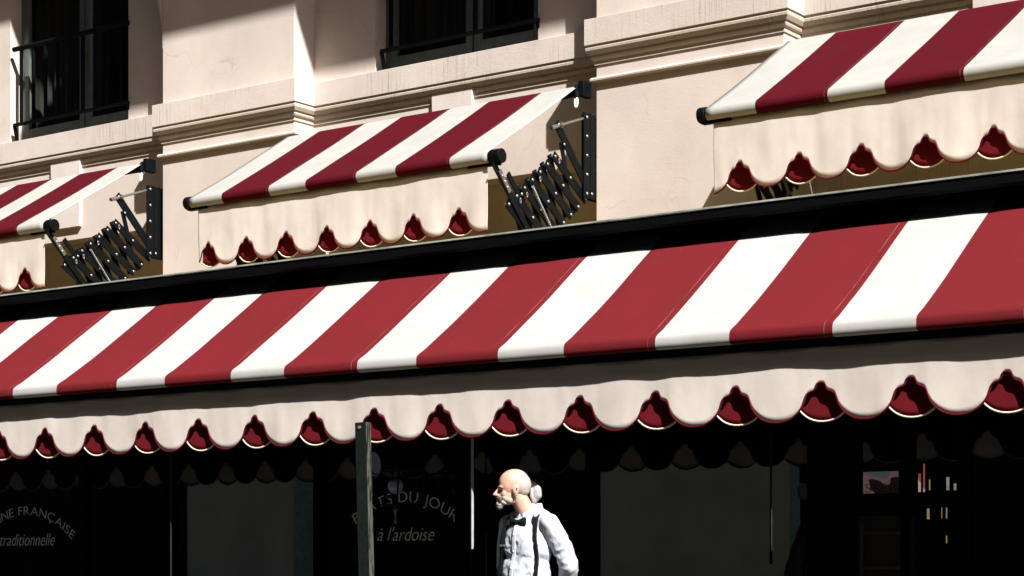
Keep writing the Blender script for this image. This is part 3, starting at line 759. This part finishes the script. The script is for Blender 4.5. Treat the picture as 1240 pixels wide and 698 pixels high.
# --- skin: head, neck, forearms, hands
sk = MB()
hell(sk, 0, -.012, .018, .074, .098, .086)            # cranium
hell(sk, 0, .022, .004, .066, .062, .076)             # forehead / face
hell(sk, 0, .030, -.060, .054, .058, .055)            # jaw
hell(sk, 0, .075, -.102, .024, .022, .022)            # chin
hell(sk, 0, .074, -.008, .046, .018, .012); hell(sk, 0, .070, -.070, .034, .024, .022)            # brow ridge
hell(sk, .036, .058, -.048, .016, .018, .024); hell(sk, -.036, .058, -.048, .016, .018, .024)
sk.cap(H(0, .084, -.016), .0085, H(0, .115, -.052), .0095); hell(sk, .010, .103, -.055, .008, .011, .007); hell(sk, -.010, .103, -.055, .008, .011, .007)
hell(sk, 0, .090, -.078, .022, .014, .006); hell(sk, 0, .088, -.088, .020, .014, .006)
for s_ in (1, -1):
    hell(sk, s_ * .078, -.008, -.028, .008, .018, .031, R(-10)); hell(sk, s_ * .072, .004, -.030, .012, .012, .020)
sk.cap(H(0, -.030, -.055), .050, T(0, -.015, 1.50), .060)
def limb(mb, pts):
    for (a, ra), (b, rb) in zip(pts, pts[1:]): mb.cap(a, ra, b, rb)
el_l, el_r = V(.243, .11, 1.215), T(-.27, -.07, 1.16)
sh_l, sh_r = T(.178, -.005, 1.475), T(-.178, -.005, 1.475)
hnd_l, hnd_r = T(.05, -.205, .985), T(-.05, -.215, 1.0)
for e, h in ((el_l, hnd_l), (el_r, hnd_r)):
    limb(sk, [(e, .040), (e + (h - e) * .4, .038), (h, .026)])
    d = (h - e).normalized(); side = d.cross(Vector((0, 0, 1))).normalized(); dn = d.cross(side)
    palm = h + d * .045; sk.ell(palm, (d * .05, side * .016, dn * .038), 14, 10)
    for k, (o_, ln) in enumerate(((-.028, .062), (-.010, .074), (.009, .070), (.026, .055))):
        b0 = palm + d * .035 + dn * o_; b1 = b0 + d * ln * .5 + side * .006; b2 = b1 + d * ln * .35 + side * .022
        limb(sk, [(b0, .0092), (b1, .0085), (b2, .0072)])
    b0 = palm - d * .02 - dn * .03; b1 = b0 + d * .03 - dn * .022 + side * .01; b2 = b1 + d * .03 + side * .012; limb(sk, [(b0, .012), (b1, .0105), (b2, .009)])
# torso under the shirt, legs under the trousers: one body
tell(sk, 0, 0, 1.33, .14, .09, .22); tell(sk, 0, 0, 1.05, .13, .09, .18)
for s_ in (1, -1):
    limb(sk, [(T(s_ * .09, 0, .93), .075), (T(s_ * .10, .01, .50), .05), (T(s_ * .11, -.01, .10), .035)])
limb(sk, [(sh_l, .045), (el_l, .038)]); limb(sk, [(sh_r, .045), (el_r, .038)])
def skinmat():
    m, n, b = newmat('weathered_skin'); f = mnoise(n, 30, 5); g = mnoise(n, 9, 3)
    c_ = mixc(n, mrange(n, f, .3, .7), (.36, .20, .15), (.46, .28, .22)); c_ = mixc(n, mrange(n, g, .45, .7, 0, .4), c_, (.38, .17, .12))
    n.links.new(c_, b.inputs['Base Color']); b.inputs['Roughness'].default_value = .5; bump(n, b, f, .25, .004); return m
body = remesh(sk, 'body', skinmat(), .0052, 3); body.parent = man
# --- hair, beard
def hairmat(name, c0, c1, st=(160, 160, 12)):
    m, n, b = newmat(name); f = mnoise(n, 1, 3, None, st); c_ = mixc(n, mrange(n, f, .35, .65), c0, c1)
    n.links.new(c_, b.inputs['Base Color']); b.inputs['Roughness'].default_value = .75; b.inputs['Specular IOR Level'].default_value = .2; bump(n, b, f, .5, .003); return m
M_hair = hairmat('grey_hair', (.15, .148, .155), (.40, .39, .41)); M_stub = hairmat('cropped_grey_hair', (.33, .26, .23), (.44, .37, .34), (700, 700, 700))
M_beard = hairmat('white_beard_hair', (.16, .15, .145), (.50, .48, .46), (220, 220, 60)); M_mous = hairmat('shaded_moustache_hair', (.02, .017, .015), (.08, .07, .06))  # moustache colour darkened to hold the shadow under the nose
h = MB(); hell(h, 0, -.034, .016, .0755, .080, .086, R(12)); hell(h, 0, -.050, -.02, .062, .055, .050); o = remesh(h, 'cropped_hair', M_stub, .005, 3); o.parent = man
h = MB(); hell(h, .0, -.104, .016, .022, .026, .020); 
b0 = H(.0, -.124, .016); b1 = H(0, -.150, -.022); b2 = H(0, -.132, -.104)
limb(h, [(b0, .016), (b1, .028), (H(0, -.150, -.055), .029), (b2, .010)]); limb(h, [(H(0, -.118, -.02), .016), (H(0, -.118, -.06), .015), (b2, .010)])
o = remesh(h, 'ponytail', M_hair, .004, 2); o.parent = man
h = MB(); hell(h, 0, .078, -.108, .030, .026, .026); hell(h, 0, .080, -.124, .022, .022, .018)
for s_ in (1, -1): hell(h, s_ * .026, .060, -.098, .016, .028, .015, R(-18))
o = remesh(h, 'beard', M_beard, .004, 2); o.parent = man
h = MB()
for s_ in (1, -1): hell(h, s_ * .0285, .034, -.080, .0265, .046, .026, R(-24))
o = remesh(h, 'cheek_stubble', hairmat('short_jaw_stubble', (.30, .20, .155), (.42, .33, .28), (500, 500, 500)), .004, 2); o.parent = man
h = MB()
for s_ in (1, -1): hell(h, s_ * .014, .094, -.072, .019, .013, .0085, R(12)); hell(h, s_ * .030, .080, -.086, .011, .012, .017)
o = remesh(h, 'moustache', M_mous, .003, 1); o.parent = man
h = MB()
for s_ in (1, -1): hell(h, s_ * .027, .085, -.008, .016, .006, .0045)
o = h.build('eyebrows', M_mous, smooth=True); o.parent = man
h = MB()
for s_ in (1, -1): hell(h, s_ * .029, .066, -.026, .014, .0125, .0095)
o = h.build('eyes', simple('shaded_eye', (.05, .035, .03), .25, bmp=0), smooth=True); o.parent = man
h = MB(); hell(h, .0838, -.008, -.022, .003, .006, .011, R(-10)); o = h.build('ear_shade', simple('ear_shade_tone', (.06, .022, .015), .8, bmp=0), smooth=True); o.parent = man  # small dark oval painted on for the shade inside the ear
h = MB(); e_ = H(.084, -.004, -.060); h.tube([e_ + HF * .006 * math.cos(t) + Zv * .006 * math.sin(t) for t in [2 * math.pi * k / 14 for k in range(14)]], .002, 6, closed=True); o = h.build('earring', M_bolt, smooth=True); o.parent = man
# --- shirt
s = MB()
tell(s, 0, .008, 1.34, .172, .118, .20); tell(s, 0, -.01, 1.455, .178, .088, .088); tell(s, 0, .015, 1.14, .172, .130, .24)
tell(s, .105, -.012, 1.50, .075, .062, .050); tell(s, -.105, -.012, 1.50, .075, .062, .050); tell(s, 0, -.025, 1.535, .078, .060, .050); limb(s, [(T(0, -.03, 1.55), .052), (T(.12, -.01, 1.505), .052)]); limb(s, [(T(0, -.03, 1.55), .052), (T(-.12, -.01, 1.505), .052)])
for sh, e, h_ in ((sh_l, el_l, hnd_l), (sh_r, el_r, hnd_r)):
    mid = (sh + e) / 2 + (Vector((.012, 0, 0)) if sh is sh_l else Vector((-.005, 0, 0)))
    limb(s, [(sh, .062), (mid, .061), (e, .057), (e + (h_ - e) * .18, .056)])
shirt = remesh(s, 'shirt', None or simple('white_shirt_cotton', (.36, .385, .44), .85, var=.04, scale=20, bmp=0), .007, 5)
# folds
me = shirt.data
for v in me.vertices:
    p = v.co; nrm = v.normal
    a_ = 1.1 * noise.noise(Vector((p.x * 9 + p.z * 5, p.y * 9, p.z * 6 - p.x * 8)))
    b_ = abs(noise.noise(Vector((p.x * 16 - p.z * 14, p.y * 16, p.z * 12 + p.x * 14))))
    low = min(1, max(.25, (1.52 - p.z) / .22))
    v.co = p + nrm * (.011 * a_ + .016 * (.3 - b_)) * low
shirt.parent = man
bvh = BVHTree.FromPolygons([v.co.copy() for v in me.vertices], [tuple(p.vertices) for p in me.polygons])
def on_shirt(s, z, front=True, off=.004):
    o_ = T(s, .6 if front else -.6, z); d = -F_ if front else F_
    hit = bvh.ray_cast(o_, d)
    return (hit[0] - d * off) if hit[0] else None
def ribbon(pts, width, across, name, mat, thick=.003):
    mb = MB()
    mb.grid(lambda i, j: pts[i] + across[i] * (j * width / 2), list(range(len(pts))), [-1, -.5, 0, .5, 1])
    o = mb.build(name, mat, smooth=True, solid=thick); o.parent = man; return o
M_brace = simple('black_elastic_braces', (.004, .005, .007), .85, var=.2)
for sg, s0, s1 in ((1, .108, .142), (-1, .100, .118)):
    pts = []
    for k in range(26):
        z = 1.545 - k * .022; t = min(1, k / 14); s_ = sg * (s0 + (s1 - s0) * t)
        q = on_shirt(s_, z)
        if q: pts.append(q)
    back = []
    for k in range(26):
        z = 1.54 - k * .022; q = on_shirt(sg * (.105 - .075 * min(1, k / 14)), z, False)
        if q: back.append(q)
    # over the shoulder
    top = []
    for k in range(7):
        f = .07 - k * .025; hit = bvh.ray_cast(T(sg * .106, f, 2.0), Vector((0, 0, -1)))
        if hit[0]: top.append(hit[0] + Vector((0, 0, .004)))
    zc = top[0].z if top else 1.53; pts = [p for p in pts if p.z < zc - .004]
    back = [p for p in back if p.z < (top[-1].z if top else 1.5) - .004]
    allp = back[::-1] + top[::-1] + pts
    # smooth
    for _ in range(8): allp = [allp[0]] + [(allp[i - 1] + allp[i] * 2 + allp[i + 1]) / 4 + ((allp[i] - (allp[i-1]+allp[i+1])/2) * .0) for i in range(1, len(allp) - 1)] + [allp[-1]]
    allp = [(lambda n_: n_[0] + n_[1] * .007)(bvh.find_nearest(p)) for p in allp]
    for _ in range(2): allp = [allp[0]] + [(allp[i - 1] + allp[i] * 2 + allp[i + 1]) / 4 for i in range(1, len(allp) - 1)] + [allp[-1]]
    ribbon(allp, .056, [S_] * len(allp), 'brace_strap', M_brace)
    if pts:
        q = on_shirt(sg * s1, 1.345, True, .011)
        mb = MB(); mb.bar(q - S_ * .022, q + S_ * .022, .008, .012, F_); o = mb.build('brace_buckle', M_bolt, bevel=.002); o.parent = man
# placket with buttons
pl = [q for q in (on_shirt(0, 1.47 - k * .02, True, .0025) for k in range(22)) if q]
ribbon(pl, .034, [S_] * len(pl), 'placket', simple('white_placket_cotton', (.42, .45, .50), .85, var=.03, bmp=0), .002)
mb = MB()
for k in (3, 8, 13, 18):
    if k < len(pl): mb.cyl(pl[k], pl[k] + F_ * .004, .0055, n=10)
o = mb.build('buttons', M_white, auto=40); o.parent = man
# collar wings
mb = MB()
NC = T(0, -.012, 1.53); 
def coll(u, v):
    a_ = u; rr = .070 + .012 * v; x = NC + S_ * (rr * math.sin(a_)) + F_ * (rr * math.cos(a_) * 1.02)
    fr_ = max(0, math.cos(a_)); x.z = 1.600 - v * .045 - .060 * (fr_ ** 1.5) - .020 * v * fr_ ** 6; return x
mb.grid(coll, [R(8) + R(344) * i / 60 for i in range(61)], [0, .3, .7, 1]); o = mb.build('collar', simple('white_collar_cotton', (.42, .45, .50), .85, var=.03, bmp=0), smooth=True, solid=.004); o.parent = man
# bow tie
mb = MB(); bc = T(0, .098, 1.488)
mb.ell(bc, (S_ * .013, F_ * .014, Zv * .014), 14, 10)
for sg in (1, -1):
    ring = []
    for d_, hh, tt in ((.008, .010, .010), (.028, .020, .012), (.050, .029, .013), (.066, .031, .008)):
        ring.append([bc + S_ * sg * d_ + Zv * (hh * math.sin(a_)) * (1 + .0) + F_ * (tt * math.cos(a_) - d_ * .15) - Zv * sg * d_ * .04 for a_ in [2 * math.pi * k / 12 for k in range(12)]])
    o0 = [q for r_ in ring for q in r_]
    mb.add(o0, [(i * 12 + k, i * 12 + (k + 1) % 12, (i + 1) * 12 + (k + 1) % 12, (i + 1) * 12 + k) for i in range(3) for k in range(12)] + [tuple(range(11, -1, -1)), tuple(range(36, 48))])
o = mb.build('bow_tie', simple('black_satin', (.003, .003, .004), .8, var=.1), auto=50); o.parent = man
# trousers, shoes
s = MB(); tell(s, 0, .01, .96, .168, .128, .13)
for s_ in (1, -1): limb(s, [(T(s_ * .085, 0, .92), .092), (T(s_ * .10, .01, .50), .072), (T(s_ * .11, -.01, .09), .062)])
o = remesh(s, 'trousers', simple('black_trousers', (.012, .012, .014), .8), .009, 5); o.parent = man
for s_ in (1, -1):
    s = MB(); s.ell(T(s_ * .115, .06, .045), (S_ * .048, F_ * .14, Zv * .045), 16, 10); s.ell(T(s_ * .11, -.02, .07), (S_ * .045, F_ * .06, Zv * .06), 16, 10)
    o = remesh(s, 'shoe', simple('black_leather', (.01, .01, .01), .3), .006, 3); o.parent = man
